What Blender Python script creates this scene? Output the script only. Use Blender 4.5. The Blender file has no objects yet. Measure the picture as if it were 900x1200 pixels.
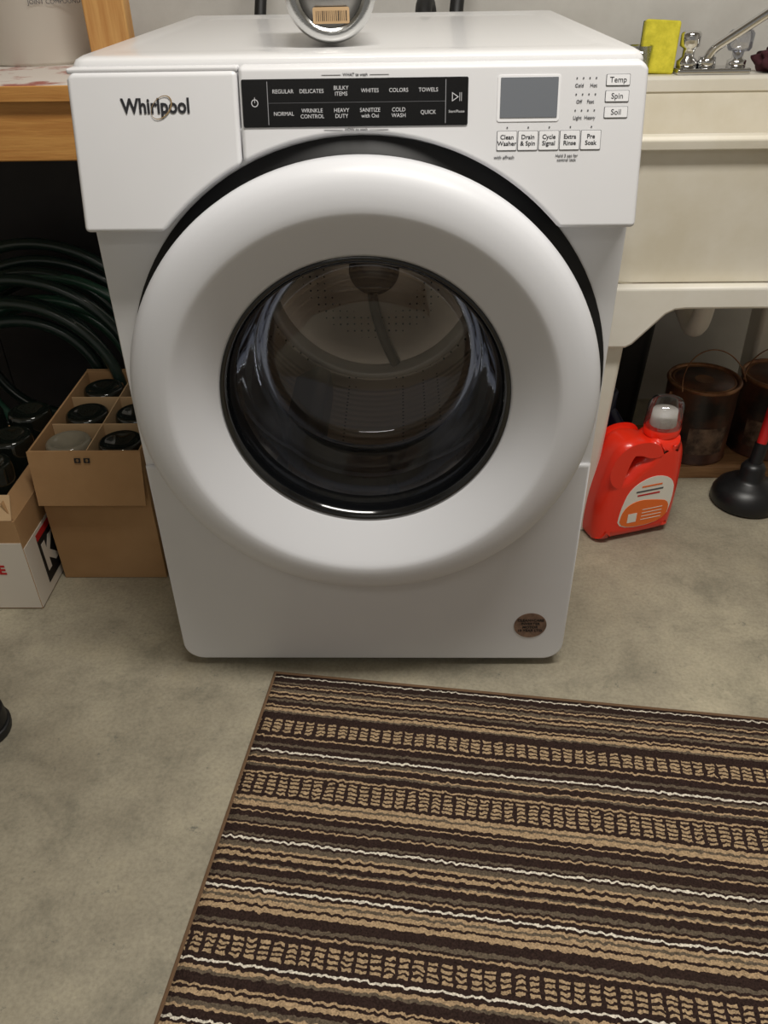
import bpy, bmesh, math, random
from mathutils import Vector, Matrix
random.seed(4)
D=bpy.data; C=bpy.context; S=C.scene
S.view_settings.view_transform='Standard'
R=math.radians
def link(o,parent=None):
    S.collection.objects.link(o)
    if parent: o.parent=parent
    return o
def empty(name,loc=(0,0,0),rz=0):
    e=D.objects.new(name,None); e.empty_display_size=.05; link(e); e.location=loc; e.rotation_euler=(0,0,rz); return e
# ---------------- materials
def lin(c): return tuple(((v/255)/12.92 if v/255<=.04045 else ((v/255+.055)/1.055)**2.4) for v in c)+(1,)
def mat(name,rgb,rough=.5,metal=0,noise=None,bump=0,bscale=200,coat=0,spec=.5,rgb2=None,nscale=8,stretch=(1,1,1),trans=0,coords='Object',lo=.38,hi=.62):
    m=D.materials.new(name); m.use_nodes=True; nt=m.node_tree; b=nt.nodes['Principled BSDF']
    b.inputs['Base Color'].default_value=lin(rgb); b.inputs['Roughness'].default_value=rough; b.inputs['Metallic'].default_value=metal
    b.inputs['Coat Weight'].default_value=coat; b.inputs['Specular IOR Level'].default_value=spec; b.inputs['Transmission Weight'].default_value=trans
    tc=nt.nodes.new('ShaderNodeTexCoord'); mp=nt.nodes.new('ShaderNodeMapping'); mp.inputs['Scale'].default_value=stretch
    nt.links.new(tc.outputs[coords],mp.inputs['Vector'])
    if rgb2:
        n=nt.nodes.new('ShaderNodeTexNoise'); n.inputs['Scale'].default_value=nscale; n.inputs['Detail'].default_value=8; n.inputs['Roughness'].default_value=.6
        nt.links.new(mp.outputs[0],n.inputs['Vector'])
        r=nt.nodes.new('ShaderNodeValToRGB'); r.color_ramp.elements[0].position=lo; r.color_ramp.elements[1].position=hi
        r.color_ramp.elements[0].color=lin(rgb); r.color_ramp.elements[1].color=lin(rgb2)
        nt.links.new(n.outputs['Fac'],r.inputs['Fac']); nt.links.new(r.outputs['Color'],b.inputs['Base Color'])
    if bump:
        n2=nt.nodes.new('ShaderNodeTexNoise'); n2.inputs['Scale'].default_value=bscale; n2.inputs['Detail'].default_value=4
        nt.links.new(mp.outputs[0],n2.inputs['Vector'])
        bp=nt.nodes.new('ShaderNodeBump'); bp.inputs['Strength'].default_value=bump; bp.inputs['Distance'].default_value=.002
        nt.links.new(n2.outputs['Fac'],bp.inputs['Height']); nt.links.new(bp.outputs[0],b.inputs['Normal'])
    return m
M={}
M['white']=mat('white_enamel',(224,224,225),.28,coat=.3)
M['white2']=mat('white_plastic',(222,222,224),.35,rgb2=(219,219,221),nscale=3)
M['doorw']=mat('door_plastic',(221,222,226),.4)
M['black']=mat('black_rubber',(14,14,15),.55)
M['gloss']=mat('black_gloss',(12,13,15),.12,coat=.5)
M['panel']=mat('black_panel',(10,10,11),.22)
M['lcd']=mat('lcd_grey',(112,116,122),.2)
M['ink']=mat('dark_ink',(80,80,84),.5)
M['inkb']=mat('logo_ink',(38,38,42),.4)
M['gold']=mat('logo_gold',(176,150,110),.35,.6)
M['lt']=mat('light_ink',(205,205,208),.5)
M['btn']=mat('button_white',(232,232,234),.4)
M['steel']=mat('stainless',(200,200,198),.2,1,bump=.1,bscale=60,stretch=(1,1,20))
M['steeld']=mat('steel_base',(150,148,144),.35,.8)
M['chrome']=mat('chrome',(215,215,215),.08,1)
M['cream']=mat('sink_plastic',(232,228,218),.4,rgb2=(224,219,206),nscale=5)
M['creamin']=mat('sink_inner',(231,225,210),.45,rgb2=(220,212,192),nscale=6)
M['wood']=mat('pine_wood',(210,154,84),.55,rgb2=(188,130,66),nscale=6,stretch=(1,14,14),bump=.2,bscale=30)
M['woodv']=mat('pine_post',(210,162,98),.55,rgb2=(190,136,76),nscale=6,stretch=(14,14,1))
M['board']=mat('board_wood',(164,124,84),.7,rgb2=(132,96,62),nscale=8,stretch=(1,10,10))
M['benchtop']=mat('painted_top',(212,204,196),.55,rgb2=(160,92,82),nscale=16,lo=.53,hi=.64)
M['dark']=mat('bench_shade_grey',(56,54,57),.7,rgb2=(46,45,48),nscale=4)  # dark grey that stands in for the shade under the bench
M['card']=mat('cardboard',(180,142,100),.85,rgb2=(168,130,88),nscale=5,bump=.15,bscale=80)
M['cardin']=mat('cardboard_inner',(200,168,128),.85,rgb2=(186,154,114),nscale=6)
M['bottle']=mat('green_bottle_glass',(20,24,20),.08,coat=.6)
M['bottle2']=mat('pale_bottle_glass',(128,122,106),.12,coat=.6)
M['hose']=mat('green_hose',(44,84,66),.28,coat=.4)
M['hoseb']=mat('dark_hose',(28,48,42),.28,coat=.4)
M['red']=mat('red_plastic',(238,48,24),.3,coat=.3)
M['label']=mat('white_label',(228,224,214),.5)
M['orange']=mat('orange_label',(234,112,40),.5)
M['yellow']=mat('sponge_yellow',(228,216,66),.9,bump=.8,bscale=120,rgb2=(206,196,54),nscale=60)
M['green']=mat('sponge_green',(70,90,50),.9)
M['navy']=mat('navy_plastic',(20,30,60),.35)
M['rubber']=mat('plunger_rubber',(20,20,22),.38)
M['plred']=mat('plunger_handle_red',(206,34,32),.3)
M['redink']=mat('red_ink',(190,28,30),.6)
M['blackink']=mat('black_ink',(22,20,22),.6)
M['boxw']=mat('white_card',(220,212,200),.7)
M['can']=mat('paint_can_label',(34,28,26),.4,rgb2=(104,64,44),nscale=9)
M['canlab']=mat('paint_label_print',(136,112,92),.5,rgb2=(64,46,38),nscale=30)
M['canlid']=mat('can_rim',(160,118,84),.35,.7,rgb2=(104,66,44),nscale=12)
M['cloth']=mat('maroon_cloth',(66,26,34),.9)
M['sticker']=mat('bronze_sticker',(150,122,104),.4,.3,rgb2=(116,94,82),nscale=60)
M['trim']=mat('grey_trim',(150,150,154),.4)
M['vane']=mat('drum_vane_grey',(120,112,104),.3,.4)
M['ringl']=mat('drum_ring_steel',(240,232,220),.35,.1)
M['binding']=mat('rug_binding',(108,82,58),.9,bump=.5,bscale=300)
M['bucket']=mat('bucket_white',(216,211,200),.45)
def drum_mat():
    m=mat('drum_steel',(120,112,104),.28,.6); nt=m.node_tree; b=nt.nodes['Principled BSDF']
    tc=nt.nodes.new('ShaderNodeTexCoord'); w=nt.nodes.new('ShaderNodeTexWave'); w.bands_direction='Y'; w.inputs['Scale'].default_value=14
    nt.links.new(tc.outputs['Object'],w.inputs['Vector'])
    v=nt.nodes.new('ShaderNodeTexVoronoi'); v.inputs['Scale'].default_value=70; v.inputs['Randomness'].default_value=0
    nt.links.new(tc.outputs['Object'],v.inputs['Vector'])
    lt=nt.nodes.new('ShaderNodeMath'); lt.operation='GREATER_THAN'; lt.inputs[1].default_value=.15; nt.links.new(v.outputs['Distance'],lt.inputs[0])
    mx=nt.nodes.new('ShaderNodeMix'); mx.data_type='RGBA'; mx.inputs['A'].default_value=(.02,.02,.02,1); mx.inputs['B'].default_value=lin((206,190,172))
    nt.links.new(lt.outputs[0],mx.inputs['Factor']); nt.links.new(mx.outputs['Result'],b.inputs['Base Color'])
    bp=nt.nodes.new('ShaderNodeBump'); bp.inputs['Strength'].default_value=.6; bp.inputs['Distance'].default_value=.004
    nt.links.new(w.outputs['Fac'],bp.inputs['Height']); nt.links.new(bp.outputs[0],b.inputs['Normal'])
    return m
M['drum']=drum_mat()
def glass_mat(name,tint,f0=.06,k=.7):
    m=D.materials.new(name); m.use_nodes=True; nt=m.node_tree; nt.nodes.remove(nt.nodes['Principled BSDF'])
    t=nt.nodes.new('ShaderNodeBsdfTransparent'); t.inputs[0].default_value=tint
    g=nt.nodes.new('ShaderNodeBsdfGlossy'); g.inputs['Roughness'].default_value=.03; g.inputs[0].default_value=(.9,.93,1,1)
    f=nt.nodes.new('ShaderNodeLayerWeight'); f.inputs[0].default_value=.28
    a=nt.nodes.new('ShaderNodeMath'); a.operation='MULTIPLY_ADD'; a.inputs[1].default_value=k; a.inputs[2].default_value=f0
    nt.links.new(f.outputs['Fresnel'],a.inputs[0])
    mx=nt.nodes.new('ShaderNodeMixShader'); nt.links.new(a.outputs[0],mx.inputs[0]); nt.links.new(t.outputs[0],mx.inputs[1]); nt.links.new(g.outputs[0],mx.inputs[2])
    nt.links.new(mx.outputs[0],nt.nodes['Material Output'].inputs[0]); return m
M['glass']=glass_mat('door_glass',(.93,.93,.93,1),.05)
M['clear']=glass_mat('clear_plastic',(.86,.86,.88,1),.16)
# ---------------- geometry helpers
def finish(name,bm,m,parent=None,smooth=True,bevel=0,seg=3,wn=True):
    bmesh.ops.recalc_face_normals(bm,faces=bm.faces)
    me=D.meshes.new(name); bm.to_mesh(me); bm.free()
    for p in me.polygons: p.use_smooth=smooth
    me.materials.append(m); o=D.objects.new(name,me); link(o,parent)
    if bevel:
        b=o.modifiers.new('bev','BEVEL'); b.width=bevel; b.segments=seg; b.limit_method='ANGLE'; b.angle_limit=R(35)
        if wn and smooth: o.modifiers.new('wn','WEIGHTED_NORMAL').keep_sharp=False
    return o
def box(name,x0,x1,y0,y1,z0,z1,m,parent=None,bevel=.002,seg=2):
    bm=bmesh.new(); bmesh.ops.create_cube(bm,size=1)
    for v in bm.verts: v.co=Vector(((x0+x1)/2+v.co.x*(x1-x0),(y0+y1)/2+v.co.y*(y1-y0),(z0+z1)/2+v.co.z*(z1-z0)))
    return finish(name,bm,m,parent,bevel>0,bevel,seg)
def lathe(name,prof,c,m,parent=None,axis='z',seg=64,a0=0,a1=360):
    bm=bmesh.new(); full=abs(a1-a0)>=360; n=seg if full else seg+1; rings=[]
    for r,h in prof:
        ring=[]
        if r<1e-6:
            p=(0,0,h) if axis=='z' else (0,h,0)
            ring=[bm.verts.new(Vector(c)+Vector(p))]*n
        else:
            for i in range(n):
                a=R(a0+(a1-a0)*i/seg)
                p=(r*math.cos(a),r*math.sin(a),h) if axis=='z' else (r*math.cos(a),h,r*math.sin(a))
                ring.append(bm.verts.new(Vector(c)+Vector(p)))
        rings.append(ring)
    for k in range(len(rings)-1):
        A,B=rings[k],rings[k+1]
        for i in range(seg):
            j=(i+1)%n; vs=[]
            for v in (A[i],A[j],B[j],B[i]):
                if v not in vs: vs.append(v)
            if len(vs)>=3:
                try: bm.faces.new(vs)
                except: pass
    return finish(name,bm,m,parent)
def tube(name,pts,r,m,parent=None,cyc=False,kind='NURBS'):
    cu=D.curves.new(name,'CURVE'); cu.dimensions='3D'; cu.bevel_depth=r; cu.bevel_resolution=4; cu.resolution_u=6; cu.use_fill_caps=True
    s=cu.splines.new(kind); s.points.add(len(pts)-1)
    for i,p in enumerate(pts): s.points[i].co=(*p,1)
    if kind=='NURBS': s.order_u=3; s.use_endpoint_u=not cyc
    s.use_cyclic_u=cyc; cu.materials.append(m)
    return link(D.objects.new(name,cu),parent)
def plate(name,loops,ext,bev,m,parent=None,mw=None,res=2):
    cu=D.curves.new(name,'CURVE'); cu.dimensions='2D'; cu.fill_mode='BOTH'; cu.extrude=ext; cu.bevel_depth=bev; cu.offset=-bev; cu.bevel_resolution=res
    for L in loops:
        s=cu.splines.new('POLY'); s.points.add(len(L)-1)
        for i,p in enumerate(L): s.points[i].co=(p[0],p[1],0,1)
        s.use_cyclic_u=True
    cu.materials.append(m); o=link(D.objects.new(name,cu),parent)
    if mw is not None: o.matrix_local=mw
    return o
def text(name,body,size,m,parent,mw,align='CENTER',bold=0,sx=1):
    cu=D.curves.new(name,'FONT'); cu.body=body; cu.size=size; cu.align_x=align; cu.align_y='CENTER'; cu.extrude=.0002; cu.offset=bold; cu.resolution_u=3
    cu.materials.append(m); o=link(D.objects.new(name,cu),parent); o.matrix_local=mw@Matrix.Diagonal((sx,1,1,1)); return o
def rrect(x0,x1,y0,y1,r,n=6):
    P=[]
    for cx,cy,a in ((x1-r,y1-r,0),(x0+r,y1-r,90),(x0+r,y0+r,180),(x1-r,y0+r,270)):
        for i in range(n+1):
            t=R(a+90*i/n); P.append((cx+r*math.cos(t),cy+r*math.sin(t)))
    return P
def circ(cx,cy,r,n=96,a0=0,a1=360): return [(cx+r*math.cos(R(a0+(a1-a0)*i/n)),cy+r*math.sin(R(a0+(a1-a0)*i/n))) for i in range(n)]
def loft(name,rings,m,parent=None,cap0=True,cap1=True,bev=.004):
    bm=bmesh.new(); V=[[bm.verts.new((p[0],p[1],z)) for p in rrect(x0,x1,y0,y1,r)] for (x0,x1,y0,y1,z,r) in rings]
    for A,B in zip(V,V[1:]):
        n=len(A)
        for i in range(n): bm.faces.new((A[i],A[(i+1)%n],B[(i+1)%n],B[i]))
    if cap0: bm.faces.new(V[0])
    if cap1: bm.faces.new(V[-1])
    o=finish(name,bm,m,parent,True,bev,3); return o
VERT=lambda x,y,z: Matrix.Translation((x,y,z))@Matrix.Rotation(R(90),4,'X')

# ---------------- room
def floor_mat():
    m=mat('concrete',(150,144,128),.5); nt=m.node_tree; b=nt.nodes['Principled BSDF']; N=nt.nodes.new; L=nt.links.new
    tc=N('ShaderNodeTexCoord')
    def noise(s,d=8,r=.6,dist=0,off=0):
        mp=N('ShaderNodeMapping'); mp.inputs['Location'].default_value=(off,off,0); L(tc.outputs['Object'],mp.inputs[0])
        n=N('ShaderNodeTexNoise'); n.inputs['Scale'].default_value=s; n.inputs['Detail'].default_value=d; n.inputs['Roughness'].default_value=r; n.inputs['Distortion'].default_value=dist; L(mp.outputs[0],n.inputs['Vector']); return n
    def ramp(n,st):
        r=N('ShaderNodeValToRGB'); e=r.color_ramp.elements
        e[0].position,e[0].color=st[0][0],st[0][1]; e[1].position,e[1].color=st[-1][0],st[-1][1]
        for p,c in st[1:-1]: x=e.new(p); x.color=c
        L(n.outputs['Fac'],r.inputs['Fac']); return r
    def mix(a,bb,t='MULTIPLY',f=1):
        x=N('ShaderNodeMix'); x.data_type='RGBA'; x.blend_type=t; x.inputs['Factor'].default_value=f; L(a,x.inputs['A']); L(bb,x.inputs['B']); return x.outputs['Result']
    a=ramp(noise(2.4,8,.6,.2),[(.3,lin((142,134,116))),(.5,lin((167,159,139))),(.7,lin((190,181,157)))])
    c=ramp(noise(8,14,.75,.25,3),[(.36,(.70,.71,.71,1)),(.46,(.90,.90,.90,1)),(.55,(1,1,1,1)),(.7,(1.10,1.09,1.06,1))])
    g=ramp(noise(22,14,.85,.2,7),[(.36,(.48,.52,.56,1)),(.42,(1,1,1,1)),(.60,(1,1,1,1)),(.68,(1.22,1.21,1.17,1))])
    d=ramp(noise(160,3,.6),[(.3,(.80,.80,.80,1)),(.6,(1,1,1,1))])
    col=mix(mix(mix(a.outputs[0],c.outputs[0]),g.outputs[0]),d.outputs[0])
    L(col,b.inputs['Base Color'])
    bp=N('ShaderNodeBump'); bp.inputs['Strength'].default_value=.15; bp.inputs['Distance'].default_value=.003
    L(noise(90,6).outputs['Fac'],bp.inputs['Height']); L(bp.outputs[0],b.inputs['Normal']); return m
M['floor']=floor_mat()
M['wall']=mat('painted_block_wall',(200,197,191),.8,rgb2=(218,216,211),nscale=3,bump=.5,bscale=25)
M['ceil']=mat('ceiling_paint',(200,196,188),.9)
box('floor',-2.2,2.6,-2.8,1.15,-.1,0,M['floor'],bevel=0)
box('wall_back',-2.2,2.6,1.05,1.15,0,2.5,M['wall'],bevel=0)
box('wall_left',-2.3,-2.2,-2.8,1.15,0,2.5,M['wall'],bevel=0)
box('wall_right',2.6,2.7,-2.8,1.15,0,2.5,M['wall'],bevel=0)
box('ceiling',-2.3,2.7,-2.8,1.15,2.5,2.6,M['ceil'],bevel=0)

# ---------------- washing machine
W=empty('washing_machine')
ZC=.559; XC=.003; ZD=.558; XD=.0025
TT=math.atan(.047/.17)
def cony(z): return -.037+(z-.793)/.17*.047
def conp(x,z,off=0):
    return Matrix.Translation((x,cony(z)-off*math.cos(TT),z+off*math.sin(TT)))@Matrix.Rotation(R(90)-TT,4,'X')
def console(name,outline):
    bm=bmesh.new(); F=[bm.verts.new((x,cony(z),z)) for x,z in outline]; B=[bm.verts.new((x,.045,z)) for x,z in outline]
    n=len(F); bm.faces.new(F); bm.faces.new(B[::-1])
    for i in range(n): bm.faces.new((F[i],B[i],B[(i+1)%n],F[(i+1)%n]))
    return finish(name,bm,M['white2'],W,True,.006,4)
RA=.3395; ZT=.970
arc=lambda a0,a1,n:[(XC+RA*math.cos(R(a0+(a1-a0)*i/n)),ZC+RA*math.sin(R(a0+(a1-a0)*i/n))) for i in range(n+1)]
ae=math.degrees(math.asin((.793-ZC)/RA)); am=math.degrees(math.acos((-.1388-XC)/RA)); am2=math.degrees(math.acos((-.1402-XC)/RA))
console('control_panel',[(-.1388,ZT),(.334,ZT),(.3405,ZT-.003),(.3435,ZT-.009),(.3435,.793)]+arc(ae,am,40))
console('detergent_drawer',[(-.1402,ZT-.004)]+arc(am2,180-ae,14)+[(-.3435,.793),(-.3435,ZT-.012),(-.3405,ZT-.006),(-.334,ZT-.004)])
box('drawer_top_trim',-.343,-.1395,.0135,.045,ZT-.006,ZT,M['white2'],W,.002)
fo=rrect(-.343,.343,.022,.905,.03)
plate('front_panel',[fo,circ(0,ZD,.216)],.004,.002,M['white'],W,VERT(0,.006,0))
box('side_left',-.343,-.333,.012,.72,.03,.957,M['white'],W,.003)
box('side_right',.333,.343,.012,.72,.03,.957,M['white'],W,.003)
box('back_panel',-.333,.333,.71,.72,.03,.957,M['white'],W,.002)
box('base_pan',-.333,.333,.012,.71,.03,.045,M['black'],W,.002)
loft('top_panel',[(-.343,.343,.030,.725,.957,.014),(-.343,.343,.030,.725,.970,.014),(-.339,.339,.033,.722,.9765,.014),(-.332,.332,.040,.715,.980,.014),(-.30,.30,.085,.69,.980,.03),(-.290,.290,.096,.680,.977,.03)],M['white'],W,bev=.002)
for i,(x,y) in enumerate(((-.29,.06),(.29,.06),(-.29,.66),(.29,.66))):
    lathe('foot_%d'%(i+1),[(0,0),(.022,0),(.022,.012),(.01,.014),(.01,.03),(0,.03)],(x,y,0),M['black'],W,seg=24)
rr=.345; zc2=.566; a1=math.degrees(math.asin((.43-zc2)/rr)); zb=.052
cut=[(rr*math.cos(R(a1+(-180-2*a1)*i/40)),zc2+rr*math.sin(R(a1+(-180-2*a1)*i/40))) for i in range(41)]
low=[(-.342,.43),(-.342,zb)]+[(-.342+.035-.035*math.cos(R(t)),zb-.035*math.sin(R(t))) for t in range(10,91,10)]+[(.342-.035+.035*math.sin(R(t)),zb-.035*math.cos(R(t))) for t in range(0,90,10)]+[(.342,zb),(.342,.43)]
plate('lower_panel',[low+cut],.003,.004,M['white2'],W,VERT(0,0,0),res=4)
lathe('door_gap_shade',[(.214,-.002),(.214,-.0025),(.3345,-.0025),(.3345,-.001)],(.006,0,ZC+.003),M['black'],W,'y',96)  # flat black ring painting the shade in the gap behind the door
lathe('door_ring',[(.30,-.010),(.317,-.012),(.3225,-.03),(.3240,-.046),(.3235,-.056),(.320,-.066),(.313,-.0745),(.302,-.0805),(.290,-.084),(.278,-.0858),(.270,-.086),(.2655,-.0852),(.2615,-.083),(.256,-.079),(.24,-.0668),(.222,-.0532),(.208,-.0427),(.2045,-.040),(.2045,-.012),(.30,-.010)],(XD,0,ZD),M['doorw'],W,'y',160)
lathe('glass_bezel',[(.2045,-.040),(.202,-.0425),(.198,-.040),(.192,-.030),(.188,-.012),(.187,0)],(XD,0,ZD),M['gloss'],W,'y',128)
lathe('door_glass',[(.187,0),(.183,.05),(.178,.10),(.168,.135),(.15,.150),(.10,.163),(.05,.169),(0,.170)],(XD,0,ZD),M['glass'],W,'y',96)
lathe('door_gasket',[(.214,-.003),(.205,.02),(.198,.06),(.200,.10),(.187,.125),(.180,.128),(.183,.15),(.23,.155)],(0,0,ZD),M['gloss'],W,'y',96)
lathe('drum',[(.185,.150),(.20,.152),(.215,.165),(.248,.175),(.250,.30),(.250,.50),(.235,.515),(.12,.53),(.05,.52),(0,.52)],(0,0,ZD),M['drum'],W,'y',96)
lathe('drum_back_ring',[(.228,.512),(.222,.492),(.214,.486),(.206,.490),(.200,.516)],(0,0,ZD),M['ringl'],W,'y',96)
lathe('drum_hub',[(0,.495),(.03,.496),(.045,.505),(.05,.52)],(0,0,ZD),M['vane'],W,'y',48)
for k in range(3):
    a=R(90+55+120*k)
    tube('back_spoke_%d'%(k+1),[(.04*math.cos(a),.508,ZD+.04*math.sin(a)),(.12*math.cos(a+.1),.514,ZD+.12*math.sin(a+.1)),(.2*math.cos(a+.3),.508,ZD+.2*math.sin(a+.3))],.010,M['vane'],W)
for k in range(3):
    a=R(90+30+120*k); bm=bmesh.new()
    prof=[(-.045,.252),(-.03,.225),(-.012,.200),(.012,.200),(.03,.225),(.045,.252)]; V=[]
    for y in (.20,.26,.44,.48):
        sc=1 if .2<y<.48 else .55
        V.append([bm.verts.new((math.cos(a)*(.252-(.252-rad)*sc)-math.sin(a)*t*sc, y, ZD+math.sin(a)*(.252-(.252-rad)*sc)+math.cos(a)*t*sc)) for t,rad in prof])
    for A,B in zip(V,V[1:]):
        for i in range(len(A)-1): bm.faces.new((A[i],A[i+1],B[i+1],B[i]))
    bm.faces.new(V[0]); bm.faces.new(V[-1]); finish('drum_vane_%d'%(k+1),bm,M['vane'],W,True,.006,3)
plate('energy_sticker',[circ(0,0,.0285,48)],.0004,0,M['sticker'],W,VERT(.279,-.0077,.100))
for i,t in enumerate(('CLEAN+CARE','INVERTER','MOTOR','10 YEAR LTD')):
    text('sticker_text_%d'%i,t,.0075,M['blackink'],W,VERT(.279,-.0084,.112-.008*i),bold=.0002)
def onc(name,x0,x1,z0,z1,m,off=.0006,r=.002,th=.0006):
    zc=(z0+z1)/2; h=(z1-z0)/math.cos(TT)
    return plate(name,[rrect(-(x1-x0)/2,(x1-x0)/2,-h/2,h/2,r)],th,.0002,m,W,conp((x0+x1)/2,zc,off))
onc('cycle_display',-.135,.133,.9068,.9565,M['panel'])
xs=[-.086,-.052,-.017,.017,.051,.086]
for i,t in enumerate(('REGULAR','DELICATES','BULKY\nITEMS','WHITES','COLORS','TOWELS')):
    text('cycle_top_%d'%i,t,.0062,M['lt'],W,conp(xs[i],.9435,.0015),sx=.95)
for i,t in enumerate(('NORMAL','WRINKLE\nCONTROL','HEAVY\nDUTY','SANITIZE\nwith Oxi','COLD\nWASH','QUICK')):
    text('cycle_bottom_%d'%i,t,.0062,M['lt'],W,conp(xs[i],.9205,.0015),sx=.95)
for i,x in enumerate((-.1045,.1065)): onc('display_divider_%d'%i,x-.0004,x+.0004,.909,.954,M['trim'],.0014,.0003,.0001)
onc('display_line',-.1045,.1065,.9315,.932,M['ink'],.0014,.0002,.0001)
plate('power_icon',[circ(0,0,.0042,32),circ(0,0,.0033,32)],.0001,0,M['lt'],W,conp(-.120,.932,.0015))
onc('power_icon_bar',-.1203,-.1197,.932,.938,M['lt'],.0016,.0002,.0001)
plate('play_icon',[[(-.005,-.005),(-.005,.005),(.003,0)],[(-.0042,-.0036),(-.0042,.0036),(.0015,0)]],.0001,0,M['lt'],W,conp(.119,.936,.0015))
onc('pause_icon_a',.1228,.1234,.9315,.9405,M['lt'],.0015,.0002,.0001); onc('pause_icon_b',.1248,.1254,.9315,.9405,M['lt'],.0015,.0002,.0001)
text('start_label','Start/Pause',.0042,M['lt'],W,conp(.1195,.921,.0015))
text('what_label','—————  WHAT to wash  —————',.0045,M['ink'],W,conp(0,.9602,.0004))
text('how_label','—————  HOW to wash  —————',.0045,M['ink'],W,conp(0,.9035,.0004))
onc('lcd_frame',.1675,.241,.9095,.9575,M['btn'],.0003,.003,.0003)
onc('lcd_screen',.171,.2385,.9135,.955,M['lcd'],.0010,.001,.0003)
for i,t in enumerate(('Temp','Spin','Soil')):
    z=.951-.0165*i; onc('option_%d'%i,.294,.322,z-.006,z+.006,M['ink'],.0002,.001,.0002); onc('option_face_%d'%i,.2946,.3214,z-.0054,z+.0054,M['btn'],.0008,.001,.0002)
    text('option_text_%d'%i,t,.0085,M['inkb'],W,conp(.308,z,.0013))
    for k in range(4): plate('led_%d_%d'%(i,k),[circ(0,0,.0009,12)],.0001,0,M['ink'],W,conp(.260+.0075*k,z+.0025,.0006))
    text('led_text_%d'%i,('Cold     Hot','Off    Fast','Light  Heavy')[i],.0052,M['ink'],W,conp(.271,z-.005,.0006))
for i,t in enumerate(('Clean\nWasher','Drain\n& Spin','Cycle\nSignal','Extra\nRinse','Pre\nSoak')):
    x=.168+.025*i; onc('button_%d'%i,x+.0004,x+.0246,.879,.9,M['ink'],.0002,.001,.0002); onc('button_face_%d'%i,x+.001,x+.024,.8796,.8994,M['btn'],.0008,.001,.0002)
    text('button_text_%d'%i,t,.0070,M['inkb'],W,conp(x+.0125,.8898,.0013),bold=.0001)
    plate('button_led_%d'%i,[circ(0,0,.0009,12)],.0001,0,M['ink'],W,conp(x+.0125,.9035,.0006))
text('sub_label','with affresh',.0052,M['ink'],W,conp(.178,.872,.0006))
text('sub_label_lock','Hold 3 sec for\ncontrol lock',.0046,M['ink'],W,conp(.253,.871,.0006))
text('logo','Whirlpool',.0228,M['inkb'],W,conp(-.239,.930,.0008),bold=.0006,sx=.86)
T=conp(-.232,.929,.0012)
plate('logo_swoosh',[[(.012*math.cos(t)+.0054*math.sin(t),.013*math.sin(t)) for t in [i*math.tau/48 for i in range(48)]],[(.0108*math.cos(t)+.0054*math.sin(t)-.0006,.0120*math.sin(t)) for t in [i*math.tau/48 for i in range(48)]]],.0001,0,M['gold'],W,T)

# ---------------- steel tumbler lying on the washer
K=empty('steel_tumbler',(-.034,.130,1.0385),R(6))
lathe('tumbler_body',[(0,.004),(.040,.004),(.042,0),(.050,-.0015),(.0555,.003),(.058,.012),(.0585,.03),(.058,.16),(.056,.17),(.053,.17),(.053,.02),(0,.02)],(0,0,0),M['steel'],K,'y',64)
lathe('base_recess',[(0,.002),(.0395,.002),(.0395,.0045),(0,.0045)],(0,0,0),M['steeld'],K,'y',48)
plate('barcode_sticker',[rrect(-.023,.023,-.009,.009,.002)],.0003,0,M['cardin'],K,VERT(0,.0008,-.026))
for i in range(16):
    x=-.019+i*.0025; w=random.choice((.0005,.0008,.0012)); box('bar_%d'%i,x,x+w,.0001,.0004,-.032,-.021,M['blackink'],K,0)

H=empty('washer_supply_hoses')
tube('hose_hot',[(-.235,.80,.013),(-.235,.80,.3),(-.235,.82,.9),(-.225,.86,1.02),(-.225,.98,1.1),(-.225,1.04,1.1)],.012,M['black'],H)
tube('hose_cold',[(.16,.80,.015),(.16,.80,.3),(.16,.82,.9),(.17,.88,1.02),(.2,.98,1.1),(.2,1.04,1.1)],.014,M['black'],H)
tube('drain_hose',[(.10,.80,.018),(.10,.80,.3),(.10,.83,.9),(.10,.90,1.0),(.12,1.0,.96),(.14,1.03,.7)],.017,M['black'],H)

# ---------------- workbench
B=empty('workbench')
box('bench_top',-1.75,-.40,.345,1.03,.893,.912,M['benchtop'],B,.002)
box('top_edge',-1.75,-.40,.338,.3448,.890,.912,M['wood'],B,.001)
box('apron_front',-1.75,-.40,.350,.385,.800,.8925,M['wood'],B,.003)
for i,(x,y) in enumerate(((-1.70,.39),(-1.70,.93))): box('leg_%d'%(i+1),x,x+.08,y,y+.08,0,.8925,M['woodv'],B,.003)
box('leg_3',-.50,-.42,.94,1.01,0,.8925,M['woodv'],B,.003)
box('apron_back',-1.75,-.40,1.012,1.03,.80,.8925,M['wood'],B,.003)
box('shade_panel_a',-1.61,-1.002,.925,.937,.01,.892,M['dark'],B,.001)  # added dark sheets painting the shaded wall below the bench
box('shade_panel_b',-1.0,-.40,.925,.937,.01,.892,M['dark'],B,.001)
box('wooden_post',-.492,-.420,.56,.60,.912,2.5,M['woodv'],None,.003)
U=empty('paint_bucket',(-.628,.72,.912))
lathe('pail',[(0,0),(.125,0),(.130,.006),(.142,.30),(.150,.305),(.150,.33),(.146,.34),(.138,.34),(.126,.012),(0,.012)],(0,0,0),M['bucket'],U,'z',64)
text('pail_print','ALL-PURPOSE\nJOINT COMPOUND',.010,M['ink'],U,Matrix.Rotation(R(20),4,'Z')@VERT(0.03,-.137,.104),align='CENTER')

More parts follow.
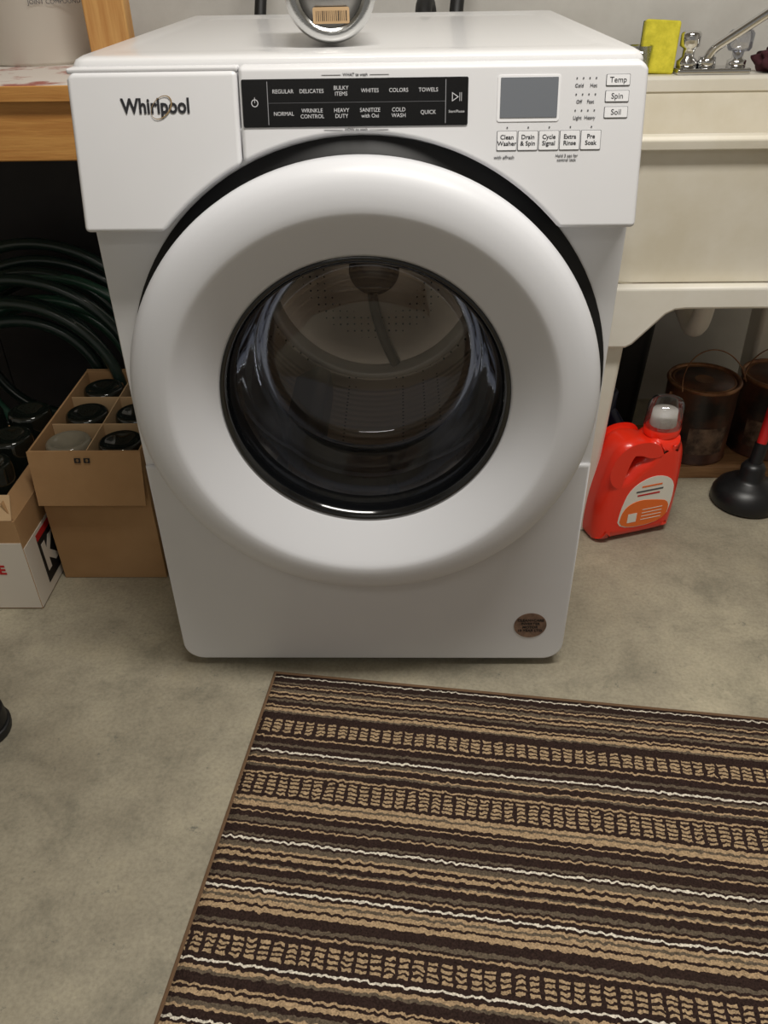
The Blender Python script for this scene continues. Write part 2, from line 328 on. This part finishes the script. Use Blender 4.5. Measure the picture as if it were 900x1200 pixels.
# ---------------- garden hose coil
G=empty('garden_hose_coil')
for j,(cx,cy,cz,r0,m,nt_) in enumerate(((-.79,.74,.285,.262,'hoseb',4),(-.76,.68,.25,.235,'hose',3),(-.81,.62,.26,.245,'hoseb',4))):
    pts=[]
    for i in range(nt_*16):
        a=i/16*math.tau; rr_=r0-.026*(i/16)+.008*math.sin(3.1*i/16); pts.append((cx+rr_*1.08*math.cos(a),cy+.03*math.sin(a*.37+j)+.02*math.sin(a),cz+rr_*math.sin(a)))
    tube('hose_%d'%(j+1),pts,.013,M[m],G)

# ---------------- cardboard boxes with bottles
def bottle_base_up(name,x,y,zt,m,parent):
    lathe(name,[(0,zt-.016),(.014,zt-.014),(.030,zt-.004),(.036,zt),(.042,zt-.003),(.0445,zt-.012),(.0445,.10),(.034,.07),(.018,.04),(.016,.01),(0,.01)],(x,y,0),m,parent,'z',40)
def cbox(name,x0,x1,y0,y1,h,outer):
    P=empty(name); t=.004
    box('bottom',x0,x1,y0,y1,.001,.005,outer,P,.0005)
    box('wall_a',x0,x1,y0,y0+t,.005,h,outer,P,.0008); box('wall_b',x0,x1,y1-t,y1,.005,h,outer,P,.0008)
    box('wall_c',x0,x0+t,y0+t,y1-t,.005,h,outer,P,.0008); box('wall_d',x1-t,x1,y0+t,y1-t,.005,h,outer,P,.0008); return P
P1=cbox('bottle_carton',-.655,-.440,.245,.600,.309,M['card'])
def flap(name,pts,m,P,t=.003):
    bm=bmesh.new(); vs=[bm.verts.new(p) for p in pts]; bm.faces.new(vs); o=finish(name,bm,m,P,False); s=o.modifiers.new('s','SOLIDIFY'); s.thickness=t; return o
flap('flap_front',[(-.656,.243,.309),(-.439,.243,.309),(-.442,.222,.200),(-.652,.222,.200)],M['card'],P1)
flap('flap_back',[(-.655,.602,.309),(-.440,.602,.309),(-.442,.635,.245),(-.652,.635,.245)],M['card'],P1)
box('divider_long',-.5485,-.5465,.25,.595,.01,.303,M['cardin'],P1,.0003)
for i,y in enumerate((.362,.480)): box('divider_%d'%i,-.650,-.445,y,y+.002,.01,.303,M['cardin'],P1,.0003)
for i,y in enumerate((.306,.423,.540)):
    for j,x in enumerate((-.600,-.496)): bottle_base_up('bottle_%d_%d'%(i,j),x,y,.300,M['bottle2'] if (i==0 and j==0) else M['bottle'],P1)
for k in range(2): plate('carton_mark_%d'%k,[rrect(-.006,.006,-.005,.005,.001),circ(0,0,.003,12)],.0002,0,M['blackink'],P1,Matrix.Translation((-.560+.018*k,.2373,.293))@Matrix.Rotation(R(79),4,'X'))
P2=cbox('printed_bottle_carton',-1.02,-.668,.148,.52,.215,M['card'])
flap('flap_right',[(-.669,.152,.215),(-.669,.515,.215),(-.690,.505,.245),(-.690,.165,.245)],M['card'],P2)
flap('flap_front',[(-1.02,.150,.215),(-.672,.150,.215),(-.68,.185,.250),(-1.01,.185,.250)],M['cardin'],P2)
box('print_front',-1.0195,-.6685,.1465,.1479,.004,.165,M['boxw'],P2,0)
box('print_side',-.6679,-.6665,.149,.519,.004,.150,M['boxw'],P2,0)
box('print_stripe',-.6664,-.6659,.20,.42,.025,.135,M['blackink'],P2,0)
text('print_k','K',.085,M['boxw'],P2,Matrix.Translation((-.6652,.235,.078))@Matrix.Rotation(R(90),4,'Z')@Matrix.Rotation(R(90),4,'X'),bold=.004)
box('print_red',-.6658,-.6654,.20,.42,.128,.143,M['redink'],P2,0)
text('print_front_text','HOME WINE',.03,M['redink'],P2,VERT(-.80,.146,.10),bold=.001)
for i in range(3):
    for j in range(3): bottle_base_up('bottle_%d_%d'%(i,j),-.740-.105*j,.245+.108*i,.285,M['bottle'],P2)

# ---------------- utility sink
K2=empty('utility_sink')
sx0,sx1,sy0,sy1=.40,1.02,.385,.965
loft('basin',[(sx0+.05,sx1-.05,sy0+.05,sy1-.05,.545,.05),(sx0+.03,sx1-.03,sy0+.03,sy1-.03,.565,.05),(sx0+.012,sx1-.012,sy0+.012,sy1-.012,.797,.05),(sx0-.002,sx1+.002,sy0-.002,sy1+.002,.799,.045),(sx0-.004,sx1+.004,sy0-.004,sy1+.004,.814,.045),(sx0,sx1,sy0,sy1,.820,.045),(sx0+.025,sx1-.025,sy0+.025,sy1-.085,.820,.045),(sx0+.035,sx1-.035,sy0+.035,sy1-.09,.80,.05),(sx0+.06,sx1-.06,sy0+.06,sy1-.11,.59,.05)],M['creamin'],K2,bev=.002)
loft('faucet_deck',[(sx0,sx1,sy1-.09,sy1,.818,.02),(sx0,sx1,sy1-.09,sy1,.842,.02),(sx0+.006,sx1-.006,sy1-.084,sy1-.004,.848,.02)],M['cream'],K2,bev=.002)
def skirt(name,x0,x1,mw,m):
    o=[(x0,.565),(x0,.452),(x0+.012,.448),(x0+.085,.448),(x0+.097,.455),(x0+.150,.514),(x0+.165,.522),(x0+.185,.524)]
    q=[(x0+x1-p[0],p[1]) for p in o[::-1]]
    return plate(name,[o+q],.010,.005,m,K2,mw)
skirt('skirt_front',.395,1.025,VERT(0,.400,0),M['cream']); skirt('skirt_back',.395,1.025,VERT(0,.945,0),M['cream'])
for i,(x,y) in enumerate(((.405,.405),(.94,.405),(.405,.86),(.94,.86))):
    loft('leg_%d'%(i+1),[(x+.01,x+.065,y+.005,y+.075,0,.012),(x,x+.080,y,y+.08,.46,.012),(x,x+.080,y,y+.08,.56,.012)],M['cream'],K2)
tube('drain_pipe',[(.73,.68,.56),(.73,.68,.40),(.73,.72,.34),(.73,.80,.36),(.73,.9,.38),(.73,1.045,.38)],.022,M['label'],K2)
F=empty('faucet')
box('deck_plate',.640,.795,.885,.945,.848,.860,M['chrome'],F,.004)
lathe('handle_left',[(0,0),(.022,0),(.022,.012),(.013,.02),(.013,.035),(.021,.04),(.021,.062),(.017,.067),(0,.068)],(.665,.915,.860),M['chrome'],F,'z',24)
lathe('handle_right_stem',[(0,0),(.02,0),(.02,.012),(.012,.016),(.012,.03),(0,.03)],(.770,.915,.860),M['chrome'],F,'z',24)
lathe('handle_right_knob',[(0,.03),(.022,.03),(.026,.036),(.027,.062),(.022,.068),(0,.068)],(.770,.915,.860),M['clear'],F,'z',10)
lathe('spout_base',[(0,0),(.02,0),(.018,.02),(0,.022)],(.705,.91,.860),M['chrome'],F,'z',24)
tube('spout',[(.700,.905,.862),(.703,.90,.890),(.735,.885,.915),(.80,.86,.965),(.87,.83,1.015),(.93,.80,1.03),(.96,.78,1.01),(.965,.775,.98)],.0095,M['chrome'],F)
N_=empty('kitchen_sponge',(.600,.915,.848),R(-4))
o=box('sponge_body',-.037,.037,-.012,.012,0,.100,M['yellow'],N_,.005); o.rotation_euler=(R(-12),R(3),0)
o=box('scour_layer',-.037,.037,.0125,.018,0,.100,M['green'],N_,.002); o.rotation_euler=(R(-12),R(3),0)
lathe('drinking_glass',[(0,.002),(.020,.002),(.024,.055),(.0255,.055),(.0215,0),(0,0)],(.560,.905,.848),M['clear'],None,'z',24)
bm=bmesh.new(); bmesh.ops.create_icosphere(bm,subdivisions=4,radius=.05)
for v in bm.verts:
    n=v.co.normalized(); f=1+.25*math.sin(9*n.x+3*n.z)*math.cos(7*n.y+2); v.co=Vector((v.co.x*1.1*f,v.co.y*.7*f,max(v.co.z*.5*f,-.022)))
o=finish('wash_cloth',bm,M['cloth']); o.location=(.865,.915,.871)

# ---------------- detergent bottle
Dt=empty('detergent_bottle',(.475,.352,0),R(18)); Dt.scale=(1.08,1.0,.96)
outer=[(.0,.012),(.006,.002),(.168,.002),(.178,.012),(.182,.10),(.180,.17),(.176,.215),(.166,.238),(.164,.25),(.108,.25),(.104,.240),(.085,.252),(.055,.258),(.034,.248),(.022,.225),(.012,.18),(.002,.11)]
def smoothloop(P,n=3):
    for _ in range(n):
        Q=[]
        for i in range(len(P)):
            a=P[i]; b=P[(i+1)%len(P)]; Q+=[(a[0]*.75+b[0]*.25,a[1]*.75+b[1]*.25),(a[0]*.25+b[0]*.75,a[1]*.25+b[1]*.75)]
        P=Q
    return P
hole=smoothloop([(.044,.170),(.036,.195),(.050,.226),(.082,.226),(.088,.214),(.066,.200)],3)
plate('jug_body',[smoothloop(outer,2),hole],.016,.030,M['red'],Dt,VERT(0,.045,0),res=8)
plate('label_white',[smoothloop([(.042,.034),(.152,.034),(.161,.10),(.156,.150),(.110,.170),(.06,.145),(.045,.09)],2)],.0006,0,M['label'],Dt,VERT(0,-.0012,0))
plate('label_orange',[smoothloop([(.045,.036),(.150,.036),(.158,.090),(.12,.102),(.08,.108),(.050,.090)],2)],.0006,0,M['orange'],Dt,VERT(0,-.0022,0))
box('label_code',.064,.084,-.0034,-.003,.050,.074,M['label'],Dt,0)
for i in range(4): box('label_line_%d'%i,.095,.140,-.0034,-.003,.052+.009*i,.0535+.009*i,M['label'],Dt,0)
for i,(x,z,w) in enumerate(((.078,.118,.05),(.074,.128,.06),(.085,.140,.045))): box('label_mark_%d'%i,x,x+w,-.0024,-.002,z,z+.004,(M['redink'],M['ink'],M['orange'])[i],Dt,0)
lathe('neck',[(.032,.225),(.034,.255),(.030,.266),(0,.266)],(.136,.045,0),M['red'],Dt,'z',32)
lathe('cap_collar',[(.035,.246),(.0365,.262),(.034,.266)],(.136,.045,0),M['red'],Dt,'z',40)
lathe('cap',[(.0365,.264),(.0345,.312),(.030,.322),(0,.324)],(.136,.045,0),M['clear'],Dt,'z',40)
lathe('cap_inner',[(.026,.266),(.024,.30),(.0,.302)],(.136,.045,0),M['label'],Dt,'z',32)
Jb=empty('fabric_softener_bottle',(.520,.60,0))
loft('bottle_body',[(-.045,.045,-.03,.03,0,.02),(-.05,.05,-.035,.035,.02,.025),(-.05,.05,-.035,.035,.17,.025),(-.02,.02,-.02,.02,.215,.018)],M['navy'],Jb)
lathe('bottle_cap',[(.022,.212),(.024,.25),(.02,.256),(0,.256)],(0,0,0),M['navy'],Jb,'z',24)

# ---------------- paint cans, board, plunger
box('wood_board',.62,1.25,.625,.84,0,.032,M['board'],None,.003)
def can(x,y,rz):
    P=empty('paint_can',(x,y,.032),rz)
    lathe('can_body',[(0,0),(.084,0),(.085,.003),(.0825,.006),(.0825,.188),(.085,.190),(.085,.194),(.080,.195),(.077,.187),(.070,.187),(.068,.192),(0,.192)],(0,0,0),M['can'],P,'z',48)
    lathe('rim',[(.0855,.188),(.087,.192),(.084,.197),(.078,.196),(.076,.189)],(0,0,0),M['canlid'],P,'z',48)
    lathe('lid',[(.074,.189),(.072,.194),(.066,.190),(0,.193)],(0,0,0),M['canlid'],P,'z',48)
    lathe('label_band',[(.0832,.03),(.0832,.10)],(0,0,0),M['canlab'],P,'z',24,a0=225,a1=290)
    tube('bail_handle',[(.086*math.cos(R(t)),.086*math.sin(R(t))*.5-.04,.19+.075*math.sin(R(t))) for t in range(0,181,15)],.0015,M['canlid'],P)
    for s in (-1,1): lathe('ear_%d'%s,[(0,0),(.008,0),(.008,.004),(0,.004)],(s*.084,-.002,.165),M['canlid'],P,'y',12)
can(.778,.715,.3); can(.962,.735,-.2)
Bb=empty('dark_filler_bin',(.598,.93,0))  # black bin added to keep the space under the sink dark
loft('dark_filler_bin_shell',[(-.08,.08,-.07,.07,0,.03),(-.096,.096,-.08,.08,.38,.03),(-.10,.10,-.082,.082,.382,.03),(-.10,.10,-.082,.082,.40,.03),(-.092,.092,-.075,.075,.40,.03),(-.076,.076,-.062,.062,.01,.03)],M['black'],Bb,bev=.002)
Pl=empty('plunger',(.858,.525,0))
lathe('cup',[(.060,.012),(.074,.002),(.078,.008),(.076,.026),(.068,.042),(.052,.055),(.034,.062),(.027,.070),(.027,.095),(.020,.106),(0,.108)],(0,0,0),M['rubber'],Pl,'z',48)
tube('handle_collar',[(0,0,.09),(.010,.012,.15)],.015,M['rubber'],Pl,kind='POLY')
tube('handle',[(.006,.008,.13),(.02,.03,.22),(.075,.10,.50)],.011,M['plred'],Pl,kind='POLY')
Bt=empty('work_boot',(-.738,-.185,0),R(-75))
loft('sole',[(-.042,.042,-.13,.13,0,.04),(-.044,.044,-.132,.132,.02,.042)],M['black'],Bt)
loft('upper',[(-.040,.040,-.128,.128,.02,.038),(-.040,.040,-.125,.126,.05,.038),(-.036,.036,-.125,.06,.075,.034),(-.036,.036,-.12,.01,.10,.034),(-.038,.038,-.12,.0,.16,.036),(-.030,.030,-.112,-.008,.162,.028),(-.030,.030,-.112,-.008,.12,.028)],M['black'],Bt)

# ---------------- rug
RL=1.5
seq=[]
def add(s):
    for tok in s.split(): seq.append((float(tok[1:]),tok[0]))
add('d7 w3 d11 o4 d3 t3 d6 o6 t3 d6 t4 d4 o5 d9 t3 d4 t6 o4 d15 c4 d3 c4 d3 c4 d3 c4')
add('d9 t3 d12 o6 d8 w3 d5 o5 t3 d10 t3 o4 d10 t3 d4 c4 d3 c4 d3 c4 d3 c4 d3 c4 d6')
add('t6 o4 t8 d7 t2 d10 o7 d4 t3 d13 o4 d3 w3 d4 o8 t4 d5 t6 d8 o3 t3 d11 o6 d4 t3 d7')
add('w3 d5 t4 o4 t6 d4 t7 d14 o6 d4 t3 d9 c4 d3 c4 d3 c4 d3 c4 d8 w3 d6 t5 o4 d13 t3 d4 t7 d6')
add('o6 t4 d11 w3 d4 t6 o5 t3 d10 o4 d4 t4 d10 c4 d3 c4 d3 c4 d9 t6 o4 d10 w3 d8 t5 d4 t4 d10')
RW=sum(w for w,_ in seq)/1000
seq=[(w/1000/RW,c) for w,c in seq]
cols={'d':lin((53,40,36)),'o':lin((102,90,76)),'t':lin((176,150,118)),'w':lin((228,219,202)),'c':lin((176,151,119))}
def rug_mat():
    m=mat('rug_pile_wool',(50,40,30),.95,spec=.1); nt=m.node_tree; b=nt.nodes['Principled BSDF']; N=nt.nodes.new; L=nt.links.new
    def math_(op,a,bb=None,c=None):
        n=N('ShaderNodeMath'); n.operation=op
        for i,v in enumerate((a,bb,c)):
            if v is None: continue
            if isinstance(v,(int,float)): n.inputs[i].default_value=v
            else: L(v,n.inputs[i])
        return n.outputs[0]
    tc=N('ShaderNodeTexCoord'); sp=N('ShaderNodeSeparateXYZ'); L(tc.outputs['Object'],sp.inputs[0])
    mp=N('ShaderNodeMapping'); mp.inputs['Scale'].default_value=(1,.6,1); L(tc.outputs['Object'],mp.inputs[0])
    n1=N('ShaderNodeTexNoise'); n1.inputs['Scale'].default_value=130; n1.inputs['Detail'].default_value=2; L(mp.outputs[0],n1.inputs['Vector'])
    n2=N('ShaderNodeTexNoise'); n2.inputs['Scale'].default_value=5; n2.inputs['Detail'].default_value=2; L(mp.outputs[0],n2.inputs['Vector'])
    n4=N('ShaderNodeTexNoise'); n4.inputs['Scale'].default_value=30; n4.inputs['Detail'].default_value=2; L(mp.outputs[0],n4.inputs['Vector'])
    v0=math_('DIVIDE',sp.outputs[1],-RW)
    ph=math_('ADD',math_('MULTIPLY',sp.outputs[0],math.tau/.0165),math_('MULTIPLY',n4.outputs['Fac'],5))
    sw=math_('SINE',ph)
    v=math_('ADD',v0,math_('MULTIPLY',math_('SUBTRACT',n1.outputs['Fac'],.5),.0090/RW))
    v=math_('ADD',v,math_('MULTIPLY',math_('SUBTRACT',n2.outputs['Fac'],.5),.006/RW))
    v=math_('ADD',v,math_('MULTIPLY',sw,.0006/RW))
    K=30; pos=0; col=None; alp=None; chunks=[]; i=0
    while i<len(seq):
        ch=seq[i:i+K]; w=sum(x[0] for x in ch); chunks.append((pos,w,ch)); pos+=w; i+=K
    for (p0,w,ch) in chunks:
        f=math_('DIVIDE',math_('SUBTRACT',v,p0),w)
        r=N('ShaderNodeValToRGB'); cr=r.color_ramp; cr.interpolation='CONSTANT'; q=0
        for k,(ww,c) in enumerate(ch):
            cc=cols[c][:3]+((0.0 if c=='c' else 1.0),)
            if k==0: cr.elements[0].position=0; cr.elements[0].color=cc
            elif k==1: cr.elements[1].position=q/w; cr.elements[1].color=cc
            else: e=cr.elements.new(q/w); e.color=cc
            q+=ww
        L(f,r.inputs[0])
        if col is None: col,alp=r.outputs[0],r.outputs[1]
        else:
            g=math_('GREATER_THAN',v,p0)
            x=N('ShaderNodeMix'); x.data_type='RGBA'; L(g,x.inputs['Factor']); L(col,x.inputs['A']); L(r.outputs[0],x.inputs['B']); col=x.outputs['Result']
            x=N('ShaderNodeMix'); x.data_type='FLOAT'; L(g,x.inputs['Factor']); L(alp,x.inputs['A']); L(r.outputs[1],x.inputs['B']); alp=x.outputs['Result']
    wv=math_('SINE',math_('ADD',math_('MULTIPLY',sp.outputs[0],math.tau/.0185),math_('ADD',math_('MULTIPLY',n1.outputs['Fac'],3.0),math_('MULTIPLY',n4.outputs['Fac'],2.0))))
    on=math_('MAXIMUM',alp,math_('GREATER_THAN',wv,-.65))
    x=N('ShaderNodeMix'); x.data_type='RGBA'; x.inputs['A'].default_value=cols['d']; L(col,x.inputs['B']); L(on,x.inputs['Factor'])
    n3=N('ShaderNodeTexNoise'); n3.inputs['Scale'].default_value=380; n3.inputs['Detail'].default_value=2; L(tc.outputs['Object'],n3.inputs['Vector'])
    sc=math_('MULTIPLY_ADD',n3.outputs['Fac'],1.8,.08)
    y=N('ShaderNodeMix'); y.data_type='RGBA'; y.blend_type='MULTIPLY'; y.inputs['Factor'].default_value=1; L(x.outputs['Result'],y.inputs['A']); L(sc,y.inputs['B'])
    L(y.outputs['Result'],b.inputs['Base Color'])
    bp=N('ShaderNodeBump'); bp.inputs['Strength'].default_value=.7; bp.inputs['Distance'].default_value=.003; L(n3.outputs['Fac'],bp.inputs['Height']); L(bp.outputs[0],b.inputs['Normal'])
    return m
Rg=empty('striped_rug',(-.176,-.032,0),R(-7.1))
bm=bmesh.new(); nx,ny=60,32
g=[[bm.verts.new((RL*i/nx,-RW*j/ny,.007)) for j in range(ny+1)] for i in range(nx+1)]
for i in range(nx):
    for j in range(ny): bm.faces.new((g[i][j],g[i+1][j],g[i+1][j+1],g[i][j+1]))
o=finish('rug_pile',bm,rug_mat(),Rg); s=o.modifiers.new('s','SOLIDIFY'); s.thickness=.006; s.offset=-1
tube('rug_binding',[(0,0,.0045),(RL,0,.0045),(RL,-RW,.0045),(0,-RW,.0045)],.0045,M['binding'],Rg,True,'POLY')

# ---------------- lights
def area(name,loc,rot,sx,sy,e,col):
    l=D.lights.new(name,'AREA'); l.shape='RECTANGLE'; l.size=sx; l.size_y=sy; l.energy=e; l.color=col
    o=D.objects.new(name,l); link(o); o.location=loc; o.rotation_euler=rot; return o
area('ceiling_light',(.42,-.45,2.42),(0,0,0),1.2,.30,39,(1,.96,.895))
area('ceiling_light.001',(-.3,-2.2,2.42),(R(-15),0,0),1.2,.35,7,(1,.96,.895))
w=D.worlds.new('World'); S.world=w; w.use_nodes=True; w.node_tree.nodes['Background'].inputs[0].default_value=(1,.955,.88,1); w.node_tree.nodes['Background'].inputs[1].default_value=.21
# ---------------- camera
cd=D.cameras.new('Camera'); cd.sensor_fit='HORIZONTAL'; cd.sensor_width=36; cd.lens=38; cd.clip_start=.02
co=D.objects.new('Camera',cd); link(co)
co.matrix_world=Matrix.Translation((.053,-1.065,1.085))@Matrix.Rotation(R(1.5),4,'Z')@Matrix.Rotation(R(55),4,'X')@Matrix.Rotation(R(-1.0),4,'Z')
S.camera=co
